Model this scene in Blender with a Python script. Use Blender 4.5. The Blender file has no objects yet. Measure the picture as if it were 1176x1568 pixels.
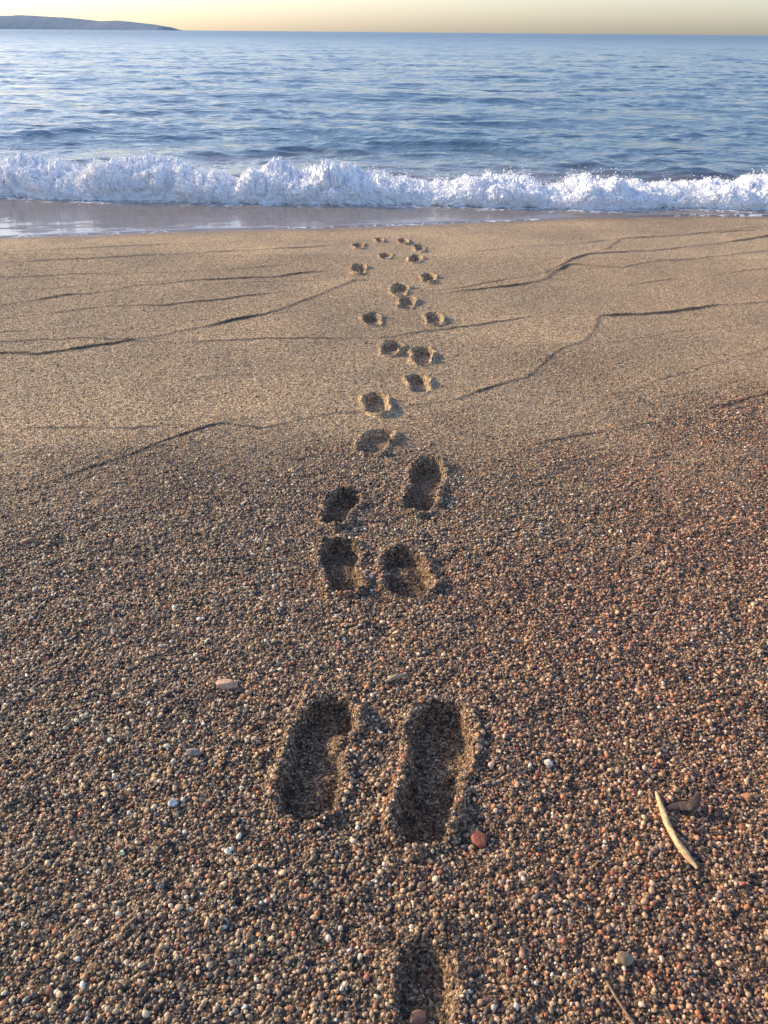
import bpy, bmesh, math, numpy as np
from mathutils import Vector, Matrix, Euler
rng=np.random.RandomState(7)
sc=bpy.context.scene
# ---------------------------------------------------------------- camera
CH=0.95; PITCH=math.radians(31.83); ROLL=math.radians(0.5); F=1184.0
cd=bpy.data.cameras.new("camera"); cam=bpy.data.objects.new("camera",cd); sc.collection.objects.link(cam)
R=(Matrix.Rotation(math.pi/2-PITCH,3,'X') @ Matrix.Rotation(ROLL,3,'Z'))
cam.matrix_world=Matrix.Translation((0,0,CH)) @ R.to_4x4()
cd.sensor_fit='VERTICAL'; cd.sensor_height=24; cd.lens=24*F/1568.0
cd.clip_start=0.02; cd.clip_end=30000
sc.camera=cam
SL=0.05; SEA=-0.33
# survey helpers: measured sight lines -> world positions on the beach / sea surface
def ray(u,v): 
    return R @ Vector(((u-588)/F,-(v-784)/F,-1))
def gnd(u,v,slope=SL,z0=0.0):
    d=ray(u,v); t=(z0-CH)/(d.z+slope*d.y); return (d.x*t,d.y*t)
def sea(u,v): return gnd(u,v,0.0,SEA)
def aty(u,v,Y):
    d=ray(u,v); t=Y/d.y; return (d.x*t, CH+d.z*t)
# ---------------------------------------------------------------- noise
TB=rng.rand(8,256,256)
def vn(x,y,s=0):
    xi=np.floor(x).astype(np.int64); yi=np.floor(y).astype(np.int64)
    fx=x-xi; fy=y-yi; fx=fx*fx*(3-2*fx); fy=fy*fy*(3-2*fy)
    T=TB[s%8]; a=xi&255;b=(xi+1)&255;c=yi&255;d=(yi+1)&255
    return (T[a,c]*(1-fx)+T[b,c]*fx)*(1-fy)+(T[a,d]*(1-fx)+T[b,d]*fx)*fy
def fbm(x,y,o=4,s=0,g=0.5):
    r=0;a=1;t=0
    for i in range(o):
        r=r+a*vn(x*2**i+17.3*i,y*2**i+9.1*i,s+i); t+=a; a*=g
    return r/t
def ss(a,b,x):
    t=np.clip((x-a)/(b-a),0,1); return t*t*(3-2*t)
# ---------------------------------------------------------------- shoreline
shp=[gnd(*p) for p in [(-900,400),(-300,375),(0,364),(150,358),(300,353),(450,350),(588,346),(740,340),(900,334),(1050,331),(1176,331),(1500,329),(2100,325)]]
shx=np.array([p[0] for p in shp]); shy=np.array([p[1] for p in shp])
def shore(x): return np.interp(x,shx,shy)+0.05*(fbm(x*1.3,x*0+3,3,2)-0.5)
# ---------------------------------------------------------------- swash lines
LN=[
 ([(-160,775),(0,752),(60,742),(130,718),(200,698),(260,674),(330,650),(400,652),(440,645),(520,630),(600,622),(700,612),(760,592),(810,572),(835,548),(862,532),(895,520),(910,505),(914,482),(1000,478),(1090,470),(1176,460),(1400,440)],1.25),
 ([(-300,560),(-100,546),(0,540),(60,541),(100,536),(190,523),(300,502),(400,482),(470,460),(540,432),(600,428)],1.25),
 ([(-300,495),(0,468),(100,452),(170,446),(200,438),(300,429),(420,425),(520,412)],1.1),
 ([(-200,500),(0,486),(130,472),(250,466),(380,452),(470,441)],.8),
 ([(-200,530),(0,524),(130,515),(210,521),(300,524),(450,520),(590,515),(680,503),(750,493),(850,480)],.7),
 ([(640,455),(700,446),(780,438),(830,428),(845,418),(870,404),(950,410),(1010,400),(1060,396),(1176,383),(1500,350)],1.1),
 ([(800,425),(860,408),(875,397),(900,388),(1000,384),(1090,374),(1176,362),(1500,345)],.85),
 ([(0,660),(40,657),(200,655),(320,646),(420,640),(520,636)],.6),
 ([(780,690),(860,672),(1000,650),(1100,622),(1176,602),(1400,540)],.75),
 ([(860,620),(960,598),(1080,562),(1176,532),(1400,470)],.65),
 ([(-200,412),(0,402),(150,396),(300,387),(450,379),(540,372)],.65),
 ([(-200,432),(0,424),(200,418),(360,412),(450,405)],.6),
 ([(700,388),(800,378),(880,372),(960,366),(1176,350)],.6),
 ([(880,395),(930,380),(950,366),(1050,360),(1176,345)],.5),
 ([(-100,688),(30,690),(150,690),(300,680),(430,690)],.4),
 ([(560,455),(700,442),(800,425),(880,405)],.55),
 ([(-200,395),(0,386),(200,376),(400,369)],.5),
 ([(640,690),(760,672),(880,640),(1000,612),(1176,575)],.35),
 ([(-100,512),(0,508),(160,498),(330,488),(520,470)],.45),
 ([(930,440),(1050,425),(1176,410),(1400,390)],.5),
 ([(-100,455),(100,440),(260,430),(380,432),(520,428)],.55),
 ([(-100,580),(60,590),(240,578),(420,570),(540,572)],.28),
 ([(660,540),(800,528),(960,520),(1176,490)],.28),
]
LINES=[]
for pts,A in LN:
    q=[gnd(*p) for p in pts]; LINES.append((np.array([p[0] for p in q]),np.array([p[1] for p in q]),A))
def swash(x,y):
    h=np.zeros_like(x); dk=np.zeros_like(x)
    for i,(lx,ly,A) in enumerate(LINES):
        xs=np.linspace(lx[0],lx[-1],1600); ys=np.interp(xs,lx,ly)
        k=np.hanning(41);k/=k.sum(); ys=np.convolve(np.pad(ys,20,mode='edge'),k,'valid')
        ys=ys+0.10*(fbm(xs*3.2,xs*0+i*3.7,5,i,.62)-0.5)*np.minimum(1,ys/3)
        yl=np.interp(x,xs,ys); sl=np.interp(x,xs,np.gradient(ys,xs))
        t=(y-yl)/np.sqrt(1+np.minimum(np.abs(sl),2.5)**2)
        e=ss(lx[0],lx[0]+0.10*(lx[-1]-lx[0])+1e-6,x)*(1-ss(lx[-1]-0.10*(lx[-1]-lx[0]),lx[-1],x))
        e=e*(0.45+0.65*ss(0.35,0.6,fbm(x*2.3,y*2.3+i,3,i+2)))
        m=(np.abs(t)<0.3)&(e>0.001)
        tt=t[m]; ee=e[m]; w=0.0029*np.maximum(yl[m],1.4)*(.5+1.0*fbm(x[m]*9,y[m]*9,2,4))*(.7+.3*A)
        hh=np.where(tt<0,np.exp(-(tt/w)**2),np.exp(-(tt/(w*3.5))**2))
        h[m]+=A*w*.50*ee*hh
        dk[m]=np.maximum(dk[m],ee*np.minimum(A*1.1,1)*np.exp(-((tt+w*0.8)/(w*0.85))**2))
    return h,np.clip(dk,0,1)
# ---------------------------------------------------------------- footprints  (heel, toe, forefoot width, heel width, depth)
FP=[
 ((474,1222),(507,1092),100,100,.026,0),((647,1262),(676,1102),112,92,.031,1),
 ((530,896),(520,842),66,58,.026,0),((626,900),(613,856),70,76,.027,1),
 ((512,800),(532,764),54,42,.023,0),((640,776),(656,718),58,52,.027,1),
 ((570,688),(584,666),52,46,.023,0),((580,630),(575,608),40,36,.026,0),
 ((643,597),(638,578),36,30,.023,1),((645,555),(648,537),36,30,.025,1),((597,543),(604,530),36,28,.021,0),
 ((572,496),(569,484),30,25,.025,0),((666,497),(664,484),29,25,.025,1),((621,471),(624,460),28,23,.023,1),
 ((611,452),(614,440),28,23,.024,0),((657,432),(656,422),24,20,.024,1),((550,419),(550,410),24,20,.026,0),
 ((634,402),(636,395),22,18,.026,1),((590,395),(592,389),20,16,.022,0),((644,384),(641,378),18,14,.023,1),
 ((551,380),(549,374),20,14,.022,0),((618,373),(616,368),18,14,.024,1),((583,370),(582,365),14,12,.020,0),
 ((645,1720),(650,1475),105,95,.018,1),
]
PR=[]
for hp,tp,wf,wh,dp,side in FP:
    a=np.array(gnd(*hp)); b=np.array(gnd(*tp))
    mx=(hp[0]+tp[0])/2; my=(hp[1]+tp[1])/2
    def wid(px): 
        p=gnd(mx-px/2,my); q=gnd(mx+px/2,my); return math.hypot(p[0]-q[0],p[1]-q[1])/2
    rf=wid(wf)*0.97; rh=wid(wh)*0.97
    L=np.linalg.norm(b-a); dirv=(b-a)/L; nrm=np.array([dirv[1],-dirv[0]])
    cs=[]
    for k in range(15):
        f=k/14.0
        prof=np.interp(f,[0,.12,.45,.75,.9,1.0],[rh*.90,rh,min(rf,rh)*.91,rf,rf*.95,rf*.80])
        off=(0.10*math.sin(f*math.pi)*(-1 if side else 1))*rf*1.0
        cs.append((a+dirv*(L*f)+nrm*(-off),prof*0.96))
    PR.append((a,b,cs,dp,max(rf,rh)))
def prints(x,y,h):
    ins=np.zeros_like(x); rm=np.zeros_like(x)
    for i,(a,b,cs,dp,r) in enumerate(PR):
        m=(x>min(a[0],b[0])-r-.1)&(x<max(a[0],b[0])+r+.1)&(y>min(a[1],b[1])-r-.1)&(y<max(a[1],b[1])+r+.1)
        if not m.any(): continue
        X=x[m];Y=y[m]; d=np.full(X.shape,9.0)
        for c,rr in cs: d=np.minimum(d,np.hypot(X-c[0],Y-c[1])-rr)
        n=fbm(X*28+i*5,Y*28,3,i)-0.5; n2=fbm(X*80,Y*80+i,3,i+3)-0.5
        d=d+n*0.010+n2*0.006
        cut=1-ss(-0.010,0.001,d)
        f=((X-a[0])*(b[0]-a[0])+(Y-a[1])*(b[1]-a[1]))/((b[0]-a[0])**2+(b[1]-a[1])**2)
        fl=0.85+0.15*np.cos((f-0.05)*2*np.pi)
        H=-dp*cut*fl + cut*n*0.005
        if i==0:
            g=gnd(524,1138); H+=0.026*np.exp(-(((X-g[0])/.022)**2+((Y-g[1])/.024)**2))*cut
            g=gnd(480,1200); H+=0.012*np.exp(-(((X-g[0])/.04)**2+((Y-g[1])/.04)**2))*cut
        if i==3:
            g=gnd(612,868); H+=0.012*np.exp(-(((X-g[0])/.05)**2+((Y-g[1])/.04)**2))*cut
        rim=np.exp(-((d-0.007)/0.009)**2)*(0.6+1.6*ss(.35,.7,fbm(X*18+3,Y*18+i,2,i+1)))
        H+=min(dp,.026)*0.33*rim*(1+1.2*n2)
        h[m]+=H; ins[m]=np.maximum(ins[m],cut)
    return ins
def coarse(x,y):
    n=fbm(x*1.7+5,y*1.7,4,1)-0.5
    return 1-ss(0.9,2.7,y+n*1.8-0.45*np.clip(x,-1.5,2)-0.1)
def ground(x,y,full=True):
    h=-SL*y
    c=coarse(x,y); near=1-ss(5.5,9,y)
    h=h+0.011*(fbm(x*3,y*3,3,4)-.5)*near
    h=h+(0.008*c+0.0025*near)*(fbm(x*16,y*16,3,5)-.5)
    h=h+(0.005*c+0.0024*near)*(fbm(x*60,y*60,3,6)-.5)
    s,dk=swash(x,y); h=h+s
    ins=prints(x,y,h)
    return h,dk,ins,c
# ---------------------------------------------------------------- node helpers
def mat(name):
    m=bpy.data.materials.new(name); m.use_nodes=True; nt=m.node_tree
    return m,nt,nt.nodes['Principled BSDF']
def N(nt,t,**k):
    n=nt.nodes.new(t)
    for a,b in k.items(): setattr(n,a,b)
    return n
def ramp(nt,els,interp='LINEAR'):
    r=nt.nodes.new('ShaderNodeValToRGB'); r.color_ramp.interpolation=interp
    e=r.color_ramp.elements
    while len(e)<len(els): e.new(0.5)
    for i,(p,c) in enumerate(els): e[i].position=p; e[i].color=(*c,1)
    return r
def grid_mesh(name,X,Y,Z,attrs={}):
    r,c=X.shape
    me=bpy.data.meshes.new(name); V=np.stack([X,Y,Z],-1).reshape(-1,3).astype(np.float32)
    idx=np.arange(r*c).reshape(r,c)
    q=np.stack([idx[:-1,:-1],idx[:-1,1:],idx[1:,1:],idx[1:,:-1]],-1).reshape(-1,4)
    me.vertices.add(len(V)); me.vertices.foreach_set('co',V.ravel())
    me.loops.add(q.size); me.loops.foreach_set('vertex_index',q.ravel().astype(np.int32))
    me.polygons.add(len(q)); me.polygons.foreach_set('loop_start',(np.arange(len(q))*4).astype(np.int32))
    me.polygons.foreach_set('use_smooth',np.ones(len(q),bool))
    me.update(calc_edges=True)
    for k,a in attrs.items():
        at=me.attributes.new(k,'FLOAT','POINT'); at.data.foreach_set('value',a.ravel().astype(np.float32))
    ob=bpy.data.objects.new(name,me); sc.collection.objects.link(ob); return ob
# ---------------------------------------------------------------- sand material
def sand_mat():
    m,nt,b=mat("beach_sand"); L=nt.links.new
    tc=N(nt,'ShaderNodeTexCoord')
    def attr(n): return N(nt,'ShaderNodeAttribute',attribute_name=n).outputs['Fac']
    v=N(nt,'ShaderNodeTexVoronoi'); v.inputs['Scale'].default_value=260; L(tc.outputs['Object'],v.inputs['Vector'])
    sep=N(nt,'ShaderNodeSeparateColor'); L(v.outputs['Color'],sep.inputs[0])
    fine=ramp(nt,[(0,(.075,.062,.05)),(.22,(.24,.17,.11)),(.45,(.50,.355,.205)),(.65,(.62,.44,.25)),(.85,(.73,.53,.31)),(.97,(.82,.72,.53))]); L(sep.outputs[0],fine.inputs[0])
    crs=ramp(nt,[(0,(.035,.03,.025)),(.3,(.12,.08,.053)),(.55,(.23,.15,.088)),(.8,(.38,.24,.13)),(.97,(.6,.46,.3))]); L(sep.outputs[0],crs.inputs[0])
    n1=N(nt,'ShaderNodeTexNoise'); n1.inputs['Scale'].default_value=85; n1.inputs['Detail'].default_value=4; n1.inputs['Roughness'].default_value=.7; L(tc.outputs['Object'],n1.inputs['Vector'])
    mx=N(nt,'ShaderNodeMix',data_type='RGBA'); L(attr('coarse'),mx.inputs[0]); L(fine.outputs[0],mx.inputs[6]); L(crs.outputs[0],mx.inputs[7])
    r1=ramp(nt,[(.32,(.42,.42,.44)),(.5,(1,1,1)),(.70,(1.35,1.3,1.2))]); L(n1.outputs[0],r1.inputs[0])
    mu=N(nt,'ShaderNodeMix',data_type='RGBA',blend_type='MULTIPLY'); mu.inputs[0].default_value=1; L(mx.outputs[2],mu.inputs[6]); L(r1.outputs[0],mu.inputs[7])
    n2=N(nt,'ShaderNodeTexNoise'); n2.inputs['Scale'].default_value=1.6; n2.inputs['Detail'].default_value=5; L(tc.outputs['Object'],n2.inputs['Vector'])
    r2=ramp(nt,[(.35,(.76,.76,.78)),(.65,(1.08,1.05,1.0))]); L(n2.outputs[0],r2.inputs[0])
    m2=N(nt,'ShaderNodeMix',data_type='RGBA',blend_type='MULTIPLY'); m2.inputs[0].default_value=1; L(mu.outputs[2],m2.inputs[6]); L(r2.outputs[0],m2.inputs[7])
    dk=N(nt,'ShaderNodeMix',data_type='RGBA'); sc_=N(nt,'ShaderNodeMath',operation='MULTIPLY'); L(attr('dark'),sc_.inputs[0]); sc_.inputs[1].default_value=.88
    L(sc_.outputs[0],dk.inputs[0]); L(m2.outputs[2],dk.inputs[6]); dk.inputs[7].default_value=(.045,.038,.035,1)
    wt=N(nt,'ShaderNodeMix',data_type='RGBA',blend_type='MULTIPLY'); L(attr('wet'),wt.inputs[0]); L(dk.outputs[2],wt.inputs[6]); wt.inputs[7].default_value=(.60,.54,.49,1)
    L(wt.outputs[2],b.inputs['Base Color'])
    ro=N(nt,'ShaderNodeMapRange'); L(attr('wet'),ro.inputs[0]); ro.inputs[3].default_value=.8; ro.inputs[4].default_value=.32; L(ro.outputs[0],b.inputs['Roughness'])
    b.inputs['Specular IOR Level'].default_value=.25
    inv=N(nt,'ShaderNodeMath',operation='SUBTRACT'); inv.inputs[0].default_value=1; L(v.outputs['Distance'],inv.inputs[1])
    bp=N(nt,'ShaderNodeBump'); bp.inputs['Distance'].default_value=.0020; L(inv.outputs[0],bp.inputs['Height'])
    st=N(nt,'ShaderNodeMapRange'); L(attr('wet'),st.inputs[0]); st.inputs[3].default_value=1; st.inputs[4].default_value=.12; L(st.outputs[0],bp.inputs['Strength'])
    b2=N(nt,'ShaderNodeBump'); b2.inputs['Distance'].default_value=.007; L(n1.outputs[0],b2.inputs['Height']); L(st.outputs[0],b2.inputs['Strength']); L(bp.outputs[0],b2.inputs['Normal'])
    L(b2.outputs[0],b.inputs['Normal'])
    return m
# ---------------------------------------------------------------- beach mesh
ys=[-14,-8,-4,-2,-1,-.4,0.0,0.15]
y=0.25
while y<8.6: ys.append(y); y+=max(0.0028,0.0025*y)
ys+=[9,10,12,15,20,30]
ys=np.array(ys)
xs=[]; x=0
while x<40:
    xs.append(x); x+=0.0035 if x<0.55 else min(0.0035+0.013*(x-0.55),3)
xs=np.array(xs); xs=np.concatenate([-xs[::-1][:-1],xs])
X,Y=np.meshgrid(xs,ys)
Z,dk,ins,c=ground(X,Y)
sh=shore(X)
wet=ss(-0.25,0.02,Y-sh+0.10*(fbm(X*2,Y*2,2,3)-.5))
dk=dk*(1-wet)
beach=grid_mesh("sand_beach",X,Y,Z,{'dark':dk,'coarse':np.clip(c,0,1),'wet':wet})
beach.data.materials.append(sand_mat())
# ---------------------------------------------------------------- scatter
def scatter(name,P,S,Rt,C,material,k=0.5,sub=2,smooth=True):
    me=bpy.data.meshes.new(name); me.vertices.add(len(P)); me.vertices.foreach_set('co',P.astype(np.float32).ravel())
    for n,a,t,f in (('scl',S,'FLOAT_VECTOR','vector'),('rot',Rt,'FLOAT_VECTOR','vector')):
        at=me.attributes.new(n,t,'POINT'); at.data.foreach_set(f,a.astype(np.float32).ravel())
    at=me.attributes.new('gcol','FLOAT_COLOR','POINT'); at.data.foreach_set('color',np.concatenate([C,np.ones((len(C),1))],1).astype(np.float32).ravel())
    ob=bpy.data.objects.new(name,me); sc.collection.objects.link(ob); me.materials.append(material)
    g=bpy.data.node_groups.new(name+"_nodes",'GeometryNodeTree')
    g.interface.new_socket('Geometry',in_out='INPUT',socket_type='NodeSocketGeometry'); g.interface.new_socket('Geometry',in_out='OUTPUT',socket_type='NodeSocketGeometry')
    L=g.links.new; n=g.nodes.new
    gi=n('NodeGroupInput'); go=n('NodeGroupOutput'); 
    gt=n('GeometryNodeGeometryToInstance')
    for i in range(5):
        ic=n('GeometryNodeMeshIcoSphere'); ic.inputs['Radius'].default_value=1; ic.inputs['Subdivisions'].default_value=sub
        nz=n('ShaderNodeTexNoise'); nz.inputs['Scale'].default_value=.9+.15*i; nz.inputs['Detail'].default_value=1.5
        po=n('GeometryNodeInputPosition'); ad=n('ShaderNodeVectorMath'); ad.operation='ADD'; ad.inputs[1].default_value=(i*7.3+1,i*3.1,i*5.7)
        L(po.outputs[0],ad.inputs[0]); L(ad.outputs[0],nz.inputs['Vector'])
        su=n('ShaderNodeVectorMath'); su.operation='SUBTRACT'; su.inputs[1].default_value=(.5,.5,.5); L(nz.outputs['Color'],su.inputs[0])
        sl=n('ShaderNodeVectorMath'); sl.operation='SCALE'; sl.inputs['Scale'].default_value=k*2.4; L(su.outputs[0],sl.inputs[0])
        sp=n('GeometryNodeSetPosition'); L(ic.outputs[0],sp.inputs[0]); L(sl.outputs[0],sp.inputs['Offset'])
        sm=n('GeometryNodeSetShadeSmooth'); sm.inputs['Shade Smooth'].default_value=smooth; L(sp.outputs[0],sm.inputs[0])
        mt=n('GeometryNodeSetMaterial'); mt.inputs['Material'].default_value=material; L(sm.outputs[0],mt.inputs[0])
        L(mt.outputs[0],gt.inputs[0])
    ip=n('GeometryNodeInstanceOnPoints'); L(gi.outputs[0],ip.inputs['Points']); L(gt.outputs[0],ip.inputs['Instance']); ip.inputs['Pick Instance'].default_value=True
    for nm,sk in (('scl','Scale'),('rot','Rotation')):
        a=n('GeometryNodeInputNamedAttribute'); a.data_type='FLOAT_VECTOR'; a.inputs['Name'].default_value=nm
        L(a.outputs[0],ip.inputs[sk])
    L(ip.outputs[0],go.inputs[0])
    md=ob.modifiers.new("scatter",'NODES'); md.node_group=g
    return ob
gm,nt,b=mat("gravel_grain"); 
a=N(nt,'ShaderNodeAttribute',attribute_type='INSTANCER',attribute_name='gcol'); nt.links.new(a.outputs['Color'],b.inputs['Base Color'])
b.inputs['Roughness'].default_value=.45; b.inputs['Specular IOR Level'].default_value=.4
PAL=np.array([(.032,.028,.026),(.072,.058,.047),(.16,.11,.072),(.28,.19,.11),(.46,.32,.18),(.62,.44,.25),(.50,.235,.10),(.34,.135,.075),(.74,.60,.40),(.76,.70,.56),(.22,.19,.165)])
PW=np.array([.15,.15,.155,.14,.135,.10,.070,.05,.03,.010,.03]); PW/=PW.sum()
def pts(n,y0,y1,pw):
    u=rng.rand(n*1); yy=(y0**pw+(y1**pw-y0**pw)*u)**(1/pw)
    xx=(rng.rand(n)*2-1)*(0.45*yy+0.40); return xx,yy
x1,y1=pts(590000,.25,3.2,1.6)
cc=coarse(x1,y1); keep=rng.rand(len(x1))<np.clip(cc*1.05+0.03,0,1); x1=x1[keep];y1=y1[keep];cc=cc[keep]
r1=np.exp(rng.normal(0,.42,len(x1)))*0.00155*(0.68+0.42*cc); r1=np.clip(r1,.0008,.0044)
x2,y2=pts(250000,1.0,5.0,1.3)
c2=coarse(x2,y2); keep=rng.rand(len(x2))<np.clip(1.2-c2,0,1); x2=x2[keep];y2=y2[keep]
r2=np.exp(rng.normal(0,.38,len(x2)))*0.0012
xx=np.concatenate([x1,x2]);yy=np.concatenate([y1,y2]);rr=np.concatenate([r1,r2]); isf=np.concatenate([np.zeros(len(x1)),np.ones(len(x2))])
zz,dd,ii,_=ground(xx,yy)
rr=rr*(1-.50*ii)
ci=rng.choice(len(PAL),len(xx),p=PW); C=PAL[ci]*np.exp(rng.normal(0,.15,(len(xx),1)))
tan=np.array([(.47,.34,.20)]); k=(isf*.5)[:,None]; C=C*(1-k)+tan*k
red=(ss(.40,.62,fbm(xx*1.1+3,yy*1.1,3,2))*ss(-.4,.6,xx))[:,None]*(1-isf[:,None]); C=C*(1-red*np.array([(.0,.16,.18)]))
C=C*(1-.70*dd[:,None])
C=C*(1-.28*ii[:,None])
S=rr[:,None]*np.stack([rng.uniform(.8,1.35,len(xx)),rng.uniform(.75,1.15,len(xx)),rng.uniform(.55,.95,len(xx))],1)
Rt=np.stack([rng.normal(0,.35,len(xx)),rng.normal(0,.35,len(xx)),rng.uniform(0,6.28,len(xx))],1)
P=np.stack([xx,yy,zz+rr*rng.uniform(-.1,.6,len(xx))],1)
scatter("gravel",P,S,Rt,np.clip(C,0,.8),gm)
# ---------------------------------------------------------------- wave line
bx=[(-500,296),(-200,298),(0,300),(100,303),(200,306),(300,312),(450,313),(550,312),(640,312),(760,316),(900,318),(1000,316),(1176,320),(1400,322),(1700,326)]
cr=[(-500,250),(-200,252),(0,252),(60,247),(100,260),(150,252),(200,243),(240,242),(290,256),(320,268),(370,272),(410,258),(460,260),(510,253),(545,264),(590,271),(640,279),(700,276),(740,271),(800,280),(850,283),(900,275),(950,280),(1000,287),(1050,284),(1100,282),(1176,277),(1400,278),(1700,282)]
bw=[sea(*p) for p in bx]; wbx=np.array([p[0] for p in bw]); wby=np.array([p[1] for p in bw])
def wy(x): return np.interp(x,wbx,wby)+.22*(fbm(x*1.1,x*0,3,1)-.5)
cxs=[];chs=[]
for u,v in cr:
    Yc=7.3
    for _ in range(6):
        cx,cz=aty(u,v,Yc); Yc=float(wy(np.array([cx]))[0])+.30
    cxs.append(cx); chs.append(cz-SEA)
cxs=np.array(cxs);chs=np.array(chs)
def crest(x): return np.interp(x,cxs,chs)
# ---------------------------------------------------------------- sea
yr=[5.0]; 
while yr[-1]<14000: yr.append(yr[-1]+max(0.018,(yr[-1]-3.5)*0.006))
yr=np.array(yr)
tt=np.linspace(-1.0,1.0,1200)
TT,Ys=np.meshgrid(tt,yr); Xs=TT*(Ys+1.0)
dy=np.gradient(yr)[:,None]*np.ones_like(Xs); dx=(Ys+1)*(tt[1]-tt[0])
W=np.zeros_like(Xs)
wx_=Xs+1.2*(fbm(Xs*.25,Ys*.25,3,2)-.5)*2; wy_=Ys+0.9*(fbm(Xs*.35,Ys*.5,3,5)-.5)*2
for i in range(60):
    lam=0.16*(10/0.16)**(i/59.0)*rng.uniform(.9,1.1)
    th=rng.normal(0,.48)+.10; kx=math.sin(th);ky=math.cos(th); ph=rng.rand()*6.28
    A=0.0054*lam**0.60*rng.uniform(.6,1.3)*(1 if lam<2.5 else .6)
    fade=np.clip(lam/(2.4*np.maximum(dy*abs(ky),dx*abs(kx))) -1,0,1)
    p=(wx_*kx+wy_*ky)*2*math.pi/lam+ph
    W+=A*fade*(np.exp(np.sin(p)*.7)-1.1)
grp=0.55+.9*fbm(Xs*.3,Ys*.45,3,3)
W*=grp
d=Ys-wy(Xs)
H=crest(Xs)
W*=ss(-.3,1.2,d)
W+= H*0.60*np.exp(-((d-.52)/.26)**2)*(0.85+.3*fbm(Xs*2,Ys*2,2,2))
W-= .03*np.exp(-((d-1.2)/.35)**2)
W+= .06*np.exp(-((d-2.6-.5*fbm(Xs*.5,Ys*0,2,1))/.35)**2)*ss(.4,.7,fbm(Xs*.6,Ys*.2+4,2,6))
G=-SL*Ys+0.011*(fbm(Xs*3,Ys*3,3,4)-.5)*(1-ss(5.5,9,Ys))
shs=shore(Xs); ds=Ys-shs
film=G+0.006*ss(-.02,.05,ds)-0.012*(1-ss(-.05,0.0,ds))+.002*(fbm(Xs*3,Ys*9,3,3)-.5)*ss(0,.3,ds)
open_=SEA+W
kk=.015; Zs=np.log(np.exp(film/kk)+np.exp(open_/kk))*kk
Zs=np.where(ds<0,film,np.minimum(Zs,np.maximum(film,open_)+.012*ss(0,.2,ds)))
depth=ss(0.0,1.0,(Zs-(-SL*Ys)-.02)/.22)
foam=np.exp(-((d-.05)/.13)**2)*.85+np.exp(-((d+.12)/.10)**2)*.35+.55*np.exp(-((d-.75)/.28)**2)*ss(.35,.65,fbm(Xs*1.5,Ys*1.5,3,2))
foam+= .60*np.exp(-(ds/.03)**2)*ss(.4,.6,fbm(Xs*2,Ys*0,3,3))
far=ss(math.log(25),math.log(500),np.log(Ys))
seao=grid_mesh("sea",Xs,Ys,Zs,{'depth':depth,'foam':foam,'far':far})
m,nt,b=mat("sea_water"); L=nt.links.new
tc=N(nt,'ShaderNodeTexCoord')
def attr(n): return N(nt,'ShaderNodeAttribute',attribute_name=n).outputs['Fac']
cmx=N(nt,'ShaderNodeMix',data_type='RGBA'); L(attr('depth'),cmx.inputs[0]); cmx.inputs[6].default_value=(.23,.185,.15,1); cmx.inputs[7].default_value=(.075,.145,.205,1)
mp=N(nt,'ShaderNodeMapping'); mp.inputs['Scale'].default_value=(1,1.6,1); L(tc.outputs['Object'],mp.inputs[0])
vo=N(nt,'ShaderNodeTexVoronoi',feature='DISTANCE_TO_EDGE'); vo.inputs['Scale'].default_value=9
nz0=N(nt,'ShaderNodeTexNoise'); nz0.inputs['Scale'].default_value=7; nz0.inputs['Detail'].default_value=5; L(mp.outputs[0],nz0.inputs['Vector'])
mv=N(nt,'ShaderNodeVectorMath',operation='MULTIPLY_ADD'); L(nz0.outputs['Color'],mv.inputs[0]); mv.inputs[1].default_value=(.25,.25,.25); L(mp.outputs[0],mv.inputs[2]); L(mv.outputs[0],vo.inputs['Vector'])
th=N(nt,'ShaderNodeMath',operation='MULTIPLY_ADD'); L(vo.outputs['Distance'],th.inputs[0]); th.inputs[1].default_value=-4.5; L(attr('foam'),th.inputs[2])
th2=N(nt,'ShaderNodeMath',operation='MULTIPLY_ADD'); L(nz0.outputs[0],th2.inputs[0]); th2.inputs[1].default_value=1.6; L(th.outputs[0],th2.inputs[2])
fr=N(nt,'ShaderNodeMapRange'); L(th2.outputs[0],fr.inputs[0]); fr.inputs[1].default_value=.85; fr.inputs[2].default_value=1.15
gt0=N(nt,'ShaderNodeMath',operation='GREATER_THAN'); L(attr('foam'),gt0.inputs[0]); gt0.inputs[1].default_value=.06
fm=N(nt,'ShaderNodeMath',operation='MULTIPLY'); L(fr.outputs[0],fm.inputs[0]); L(gt0.outputs[0],fm.inputs[1])
fc=N(nt,'ShaderNodeMix',data_type='RGBA'); L(fm.outputs[0],fc.inputs[0]); L(cmx.outputs[2],fc.inputs[6]); fc.inputs[7].default_value=(.80,.82,.84,1)
L(fc.outputs[2],b.inputs['Base Color'])
rf_=N(nt,'ShaderNodeMapRange'); L(attr('far'),rf_.inputs[0]); rf_.inputs[3].default_value=.09; rf_.inputs[4].default_value=.32
rr_=N(nt,'ShaderNodeMix',data_type='FLOAT'); L(fm.outputs[0],rr_.inputs[0]); L(rf_.outputs[0],rr_.inputs[2]); rr_.inputs[3].default_value=.8; L(rr_.outputs[0],b.inputs['Roughness'])
b.inputs['IOR'].default_value=1.33
prev=None
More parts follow.
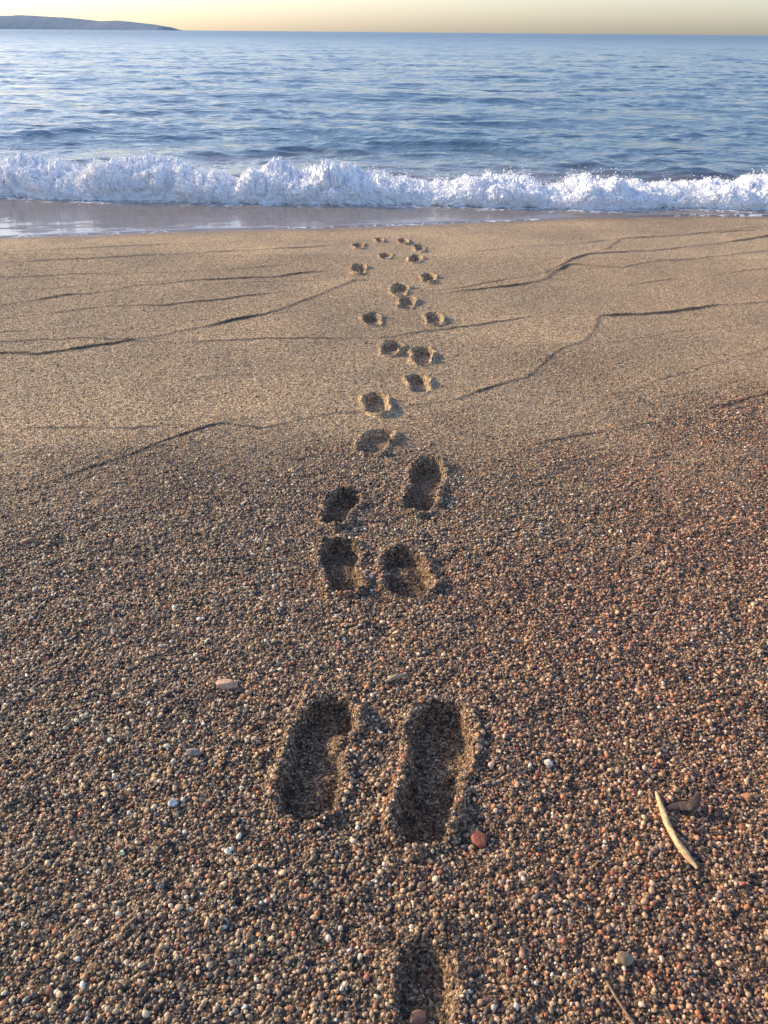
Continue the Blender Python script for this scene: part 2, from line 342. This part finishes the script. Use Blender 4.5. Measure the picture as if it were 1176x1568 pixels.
for s,det,dist,ax in ((.30,3,.24,.5),(1.8,3,.10,.6),(7,4,.028,.6),(28,3,.004,.7)):
    mpp=N(nt,'ShaderNodeMapping'); mpp.inputs['Scale'].default_value=(ax,1,1); mpp.inputs['Rotation'].default_value=(0,0,.1*s%.3); L(tc.outputs['Object'],mpp.inputs[0])
    nz=N(nt,'ShaderNodeTexNoise'); nz.inputs['Scale'].default_value=s; nz.inputs['Detail'].default_value=det; nz.inputs['Roughness'].default_value=.62; L(mpp.outputs[0],nz.inputs['Vector'])
    bp=N(nt,'ShaderNodeBump'); bp.inputs['Distance'].default_value=dist; L(nz.outputs[0],bp.inputs['Height'])
    ms=N(nt,'ShaderNodeMapRange'); L(attr('depth'),ms.inputs[0]); ms.inputs[3].default_value=.03; ms.inputs[4].default_value=1; L(ms.outputs[0],bp.inputs['Strength'])
    if prev: L(prev.outputs[0],bp.inputs['Normal'])
    prev=bp
L(prev.outputs[0],b.inputs['Normal'])
seao.data.materials.append(m)
# ---------------------------------------------------------------- breaking wave foam
m,nt,b=mat("foam"); b.inputs['Base Color'].default_value=(.92,.92,.92,1); b.inputs['Roughness'].default_value=.8; b.inputs['Specular IOR Level'].default_value=.1
foam_m=m
fx=np.arange(-6.0,6.0,.005); fs=np.linspace(0,1,110)
def prof(X,S):
    Hc=crest(X)*(0.74+.58*(fbm(X*3.4,X*0+.5,5,2,.65)-.25))
    base=wy(X)
    ang=S*math.pi*.93
    yo=.30-.32*np.cos(ang)*1.0-.05*np.sin(ang*2)
    zo=Hc*np.sin(ang)**.75
    bl=np.abs(2*fbm(X*4,S*3.2+X*.3,1,1)-1)**.6*.45+np.abs(2*vn(X*11,S*7,3)-1)**.6*.28+np.abs(2*vn(X*29+S*3,S*17,4)-1)**.6*.2+np.abs(2*vn(X*63,S*38+X*3,5)-1)**.7*.12
    bl=bl+.10*(fbm(X*90,S*60,2,6)-.5)
    D=(bl-.45)*.30*np.clip(Hc/.25,.4,1.2)*np.sin(ang)**.3
    ny=-np.cos(ang);nz=np.sin(ang)
    return X, base+yo+D*ny, SEA-.01+zo+D*nz, ny, nz, Hc
FX,FS=np.meshgrid(fx,fs)
A_,B_,C_,_,_,_=prof(FX,FS)
fo=grid_mesh("breaking_wave",A_,B_,C_); fo.data.materials.append(foam_m)
n=80000
X0=rng.uniform(-5.2,5.2,n); S0=rng.beta(1.5,1.6,n)
a_,b_,c_,ny,nz,Hc=prof(X0,S0)
cl=fbm(X0*9,S0*6,3,5)
off=rng.exponential(.008,n)*(0.2+4*ss(.48,.8,cl))
sp=rng.rand(n)<.08; off=off+sp*rng.exponential(.055,n)*ss(.42,.7,fbm(X0*2.2,X0*0,2,7))*1.4
r0=np.exp(rng.normal(0,.45,n))*.0034*np.exp(-off*6)
Pf=np.stack([a_+rng.normal(0,.01,n),b_+off*ny,c_+off*np.maximum(nz,.2)],1)
Sf=r0[:,None]*rng.uniform(.7,1.4,(n,3)); Rf=rng.uniform(0,6.28,(n,3))
ff=scatter("wave_spray",Pf,Sf,Rf,np.ones((n,3))*.8,foam_m,k=.3,sub=1)
ff.parent=fo; 
# ---------------------------------------------------------------- distant headland
prof_=[(-900,40),(-500,28),(-250,24),(-80,25),(0,24),(30,23.5),(60,24.5),(100,27),(135,30.5),(150,32),(180,32),(200,33.5),(235,37.5),(255,41),(268,47)]
YD=4000.
hp=[aty(u,v,YD) for u,v in prof_]
hx=np.array([p[0] for p in hp]);hz=np.array([p[1] for p in hp])
xg=np.linspace(hx[0]-100,hx[-1]+5,700); yg=np.linspace(-1,1,40)
XG,YG=np.meshgrid(xg,yg)
top=np.maximum(np.interp(XG,hx,hz)-SEA,0)
ZG=SEA-1+(top+1)*np.cos(YG*math.pi/2)**.8*(1)+top*.10*(fbm(XG*.02,YG*4,4,2)-.5)*(1-np.abs(YG))+2*(fbm(XG*.12,YG*6,3,3)-.5)*(np.abs(YG)<.9)
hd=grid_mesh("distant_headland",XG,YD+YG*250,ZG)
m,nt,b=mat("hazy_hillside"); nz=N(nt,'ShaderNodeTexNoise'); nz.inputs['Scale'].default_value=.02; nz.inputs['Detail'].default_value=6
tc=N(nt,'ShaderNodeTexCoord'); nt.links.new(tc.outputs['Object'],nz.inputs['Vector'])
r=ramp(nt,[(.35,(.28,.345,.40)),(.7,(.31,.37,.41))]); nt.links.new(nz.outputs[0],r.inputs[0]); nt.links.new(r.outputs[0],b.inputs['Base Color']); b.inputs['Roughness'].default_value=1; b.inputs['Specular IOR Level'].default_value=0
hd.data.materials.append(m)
# ---------------------------------------------------------------- stones and driftwood
def gz(x,y): return float(ground(np.array([x]),np.array([y]))[0][0])
def stone_mat(name,c):
    m,nt,b=mat(name); tc=N(nt,'ShaderNodeTexCoord'); nz=N(nt,'ShaderNodeTexNoise'); nz.inputs['Scale'].default_value=180; nz.inputs['Detail'].default_value=5
    nt.links.new(tc.outputs['Object'],nz.inputs['Vector'])
    r=ramp(nt,[(.3,tuple(v*.65 for v in c)),(.7,tuple(min(1,v*1.3) for v in c))]); nt.links.new(nz.outputs[0],r.inputs[0]); nt.links.new(r.outputs[0],b.inputs['Base Color']); b.inputs['Roughness'].default_value=.6
    bp=N(nt,'ShaderNodeBump'); bp.inputs['Distance'].default_value=.001; nt.links.new(nz.outputs[0],bp.inputs['Height']); nt.links.new(bp.outputs[0],b.inputs['Normal'])
    return m
def stone(name,u,v,sx,sy,sz,rot,c,seed):
    x,y=gnd(u,v); bm=bmesh.new(); bmesh.ops.create_icosphere(bm,subdivisions=4,radius=1)
    rs=np.random.RandomState(seed); pl=[Vector(rs.normal(size=3)).normalized() for _ in range(9)]
    for w in bm.verts:
        p=w.co.copy()
        for q in pl:
            dd=p.dot(q)
            if dd>.68: p-=q*(dd-.68)*.85
        w.co=Vector((p.x*sx,p.y*sy,p.z*sz))
    for f in bm.faces: f.smooth=True
    me=bpy.data.meshes.new(name); bm.to_mesh(me); bm.free()
    o=bpy.data.objects.new(name,me); sc.collection.objects.link(o); o.location=(x,y,gz(x,y)+sz*.4); o.rotation_euler=(0,.1,rot); me.materials.append(stone_mat(name+"_surface",c))
stone("red_pebble",733,1287,.012,.014,.011,.5,(.36,.11,.06),1)
stone("pink_pebble",348,1053,.020,.011,.011,-.15,(.52,.33,.22),2)
stone("grey_pebble",297,1155,.015,.008,.007,.1,(.27,.24,.19),3)
stone("white_pebble",265,1233,.0075,.0070,.006,.1,(.68,.65,.58),4)
stone("white_pebble",839,1171,.0075,.0070,.006,.1,(.68,.61,.48),5)
stone("white_pebble",578,860,.006,.006,.005,.1,(.66,.60,.50),6)
stone("brown_pebble",640,1553,.014,.010,.008,.3,(.26,.13,.08),7)
stone("brown_pebble",955,1472,.012,.009,.008,.3,(.28,.20,.12),8)
stone("orange_pebble",1143,1222,.009,.009,.007,.3,(.48,.22,.10),9)
stone("brown_pebble",45,830,.016,.010,.008,.3,(.26,.17,.10),10)
stone("grey_pebble",905,970,.009,.007,.006,.3,(.3,.25,.18),11)
def tube(name,P3,rad,material,seg=10,flat=1.0):
    P3=[Vector(p) for p in P3]; n=60; bm=bmesh.new(); rings=[]; rs=np.random.RandomState(3)
    for i in range(n):
        f=i/(n-1)*(len(P3)-1); k=min(int(f),len(P3)-2); t=f-k
        p0=P3[max(k-1,0)];p1=P3[k];p2=P3[k+1];p3=P3[min(k+2,len(P3)-1)]
        p=.5*((2*p1)+(p2-p0)*t+(2*p0-5*p1+4*p2-p3)*t*t+(3*p1-p0-3*p2+p3)*t**3)
        tg=(p2-p1).normalized(); sd=tg.cross(Vector((0,0,1))).normalized(); up=sd.cross(tg)
        r=np.interp(i/(n-1),np.linspace(0,1,len(rad)),rad)
        rings.append([bm.verts.new(p+(sd*math.cos(a)+up*math.sin(a)*flat)*r*(1+.12*math.sin(a*3+i*.4)+.06*rs.randn())) for a in [j/seg*2*math.pi for j in range(seg)]])
    for i in range(n-1):
        for j in range(seg): bm.faces.new([rings[i][j],rings[i][(j+1)%seg],rings[i+1][(j+1)%seg],rings[i+1][j]])
    bm.faces.new(rings[0][::-1]); bm.faces.new(rings[-1])
    bmesh.ops.recalc_face_normals(bm,faces=bm.faces)
    for f in bm.faces: f.smooth=True
    me=bpy.data.meshes.new(name); bm.to_mesh(me); bm.free(); o=bpy.data.objects.new(name,me); sc.collection.objects.link(o); me.materials.append(material); return o
def gp(u,v,dz):
    x,y=gnd(u,v); return (x,y,gz(x,y)+dz)
tube("driftwood_twig",[gp(1003,1218,.004),gp(1012,1245,.006),gp(1022,1272,.008),gp(1040,1305,.007),gp(1067,1333,.004)],[.0018,.0040,.0046,.0044,.0050,.0028],stone_mat("bleached_wood",(.64,.42,.21)))
tube("bark_fragment",[gp(1018,1243,.004),gp(1040,1240,.007),gp(1058,1242,.012),gp(1066,1226,.017)],[.003,.008,.009,.003],stone_mat("dark_bark",(.07,.045,.03)),flat=.35)
tube("dry_twig",[gp(928,1505,.004),gp(945,1535,.006),gp(975,1580,.005)],[.0013,.0018,.0013],stone_mat("dry_stem",(.24,.15,.09)))
tube("dry_stem",[gp(590,1046,.004),gp(605,1041,.007),gp(622,1034,.005)],[.002,.0045,.002],stone_mat("pale_stem",(.42,.33,.2)))
# ---------------------------------------------------------------- light
AZ=math.radians(-66); EL=math.radians(21)
d=Vector((math.sin(AZ)*math.cos(EL),math.cos(AZ)*math.cos(EL),math.sin(EL)))
sl=bpy.data.lights.new("sun",'SUN'); sl.energy=5; sl.angle=math.radians(.5); sl.color=(1,.78,.46)
so=bpy.data.objects.new("sun",sl); sc.collection.objects.link(so); so.rotation_euler=d.to_track_quat('Z','Y').to_euler(); so.location=(-5,3,5)
w=bpy.data.worlds.new("World"); sc.world=w; w.use_nodes=True; nt=w.node_tree
sk=nt.nodes.new('ShaderNodeTexSky'); sk.sky_type='NISHITA'; sk.sun_disc=False; sk.sun_elevation=EL; sk.sun_rotation=AZ%(2*math.pi); sk.air_density=1.0; sk.dust_density=1.3; sk.ozone_density=1.2
mxx=nt.nodes.new('ShaderNodeMix'); mxx.data_type='RGBA'; mxx.blend_type='MULTIPLY'; mxx.inputs[0].default_value=1; mxx.inputs[7].default_value=(1.05,1.06,1.24,1)
nt.links.new(sk.outputs[0],mxx.inputs[6]); nt.links.new(mxx.outputs[2],nt.nodes['Background'].inputs[0]); nt.nodes['Background'].inputs[1].default_value=.225
sc.view_settings.view_transform='Standard'; sc.view_settings.look='None'; sc.view_settings.exposure=0
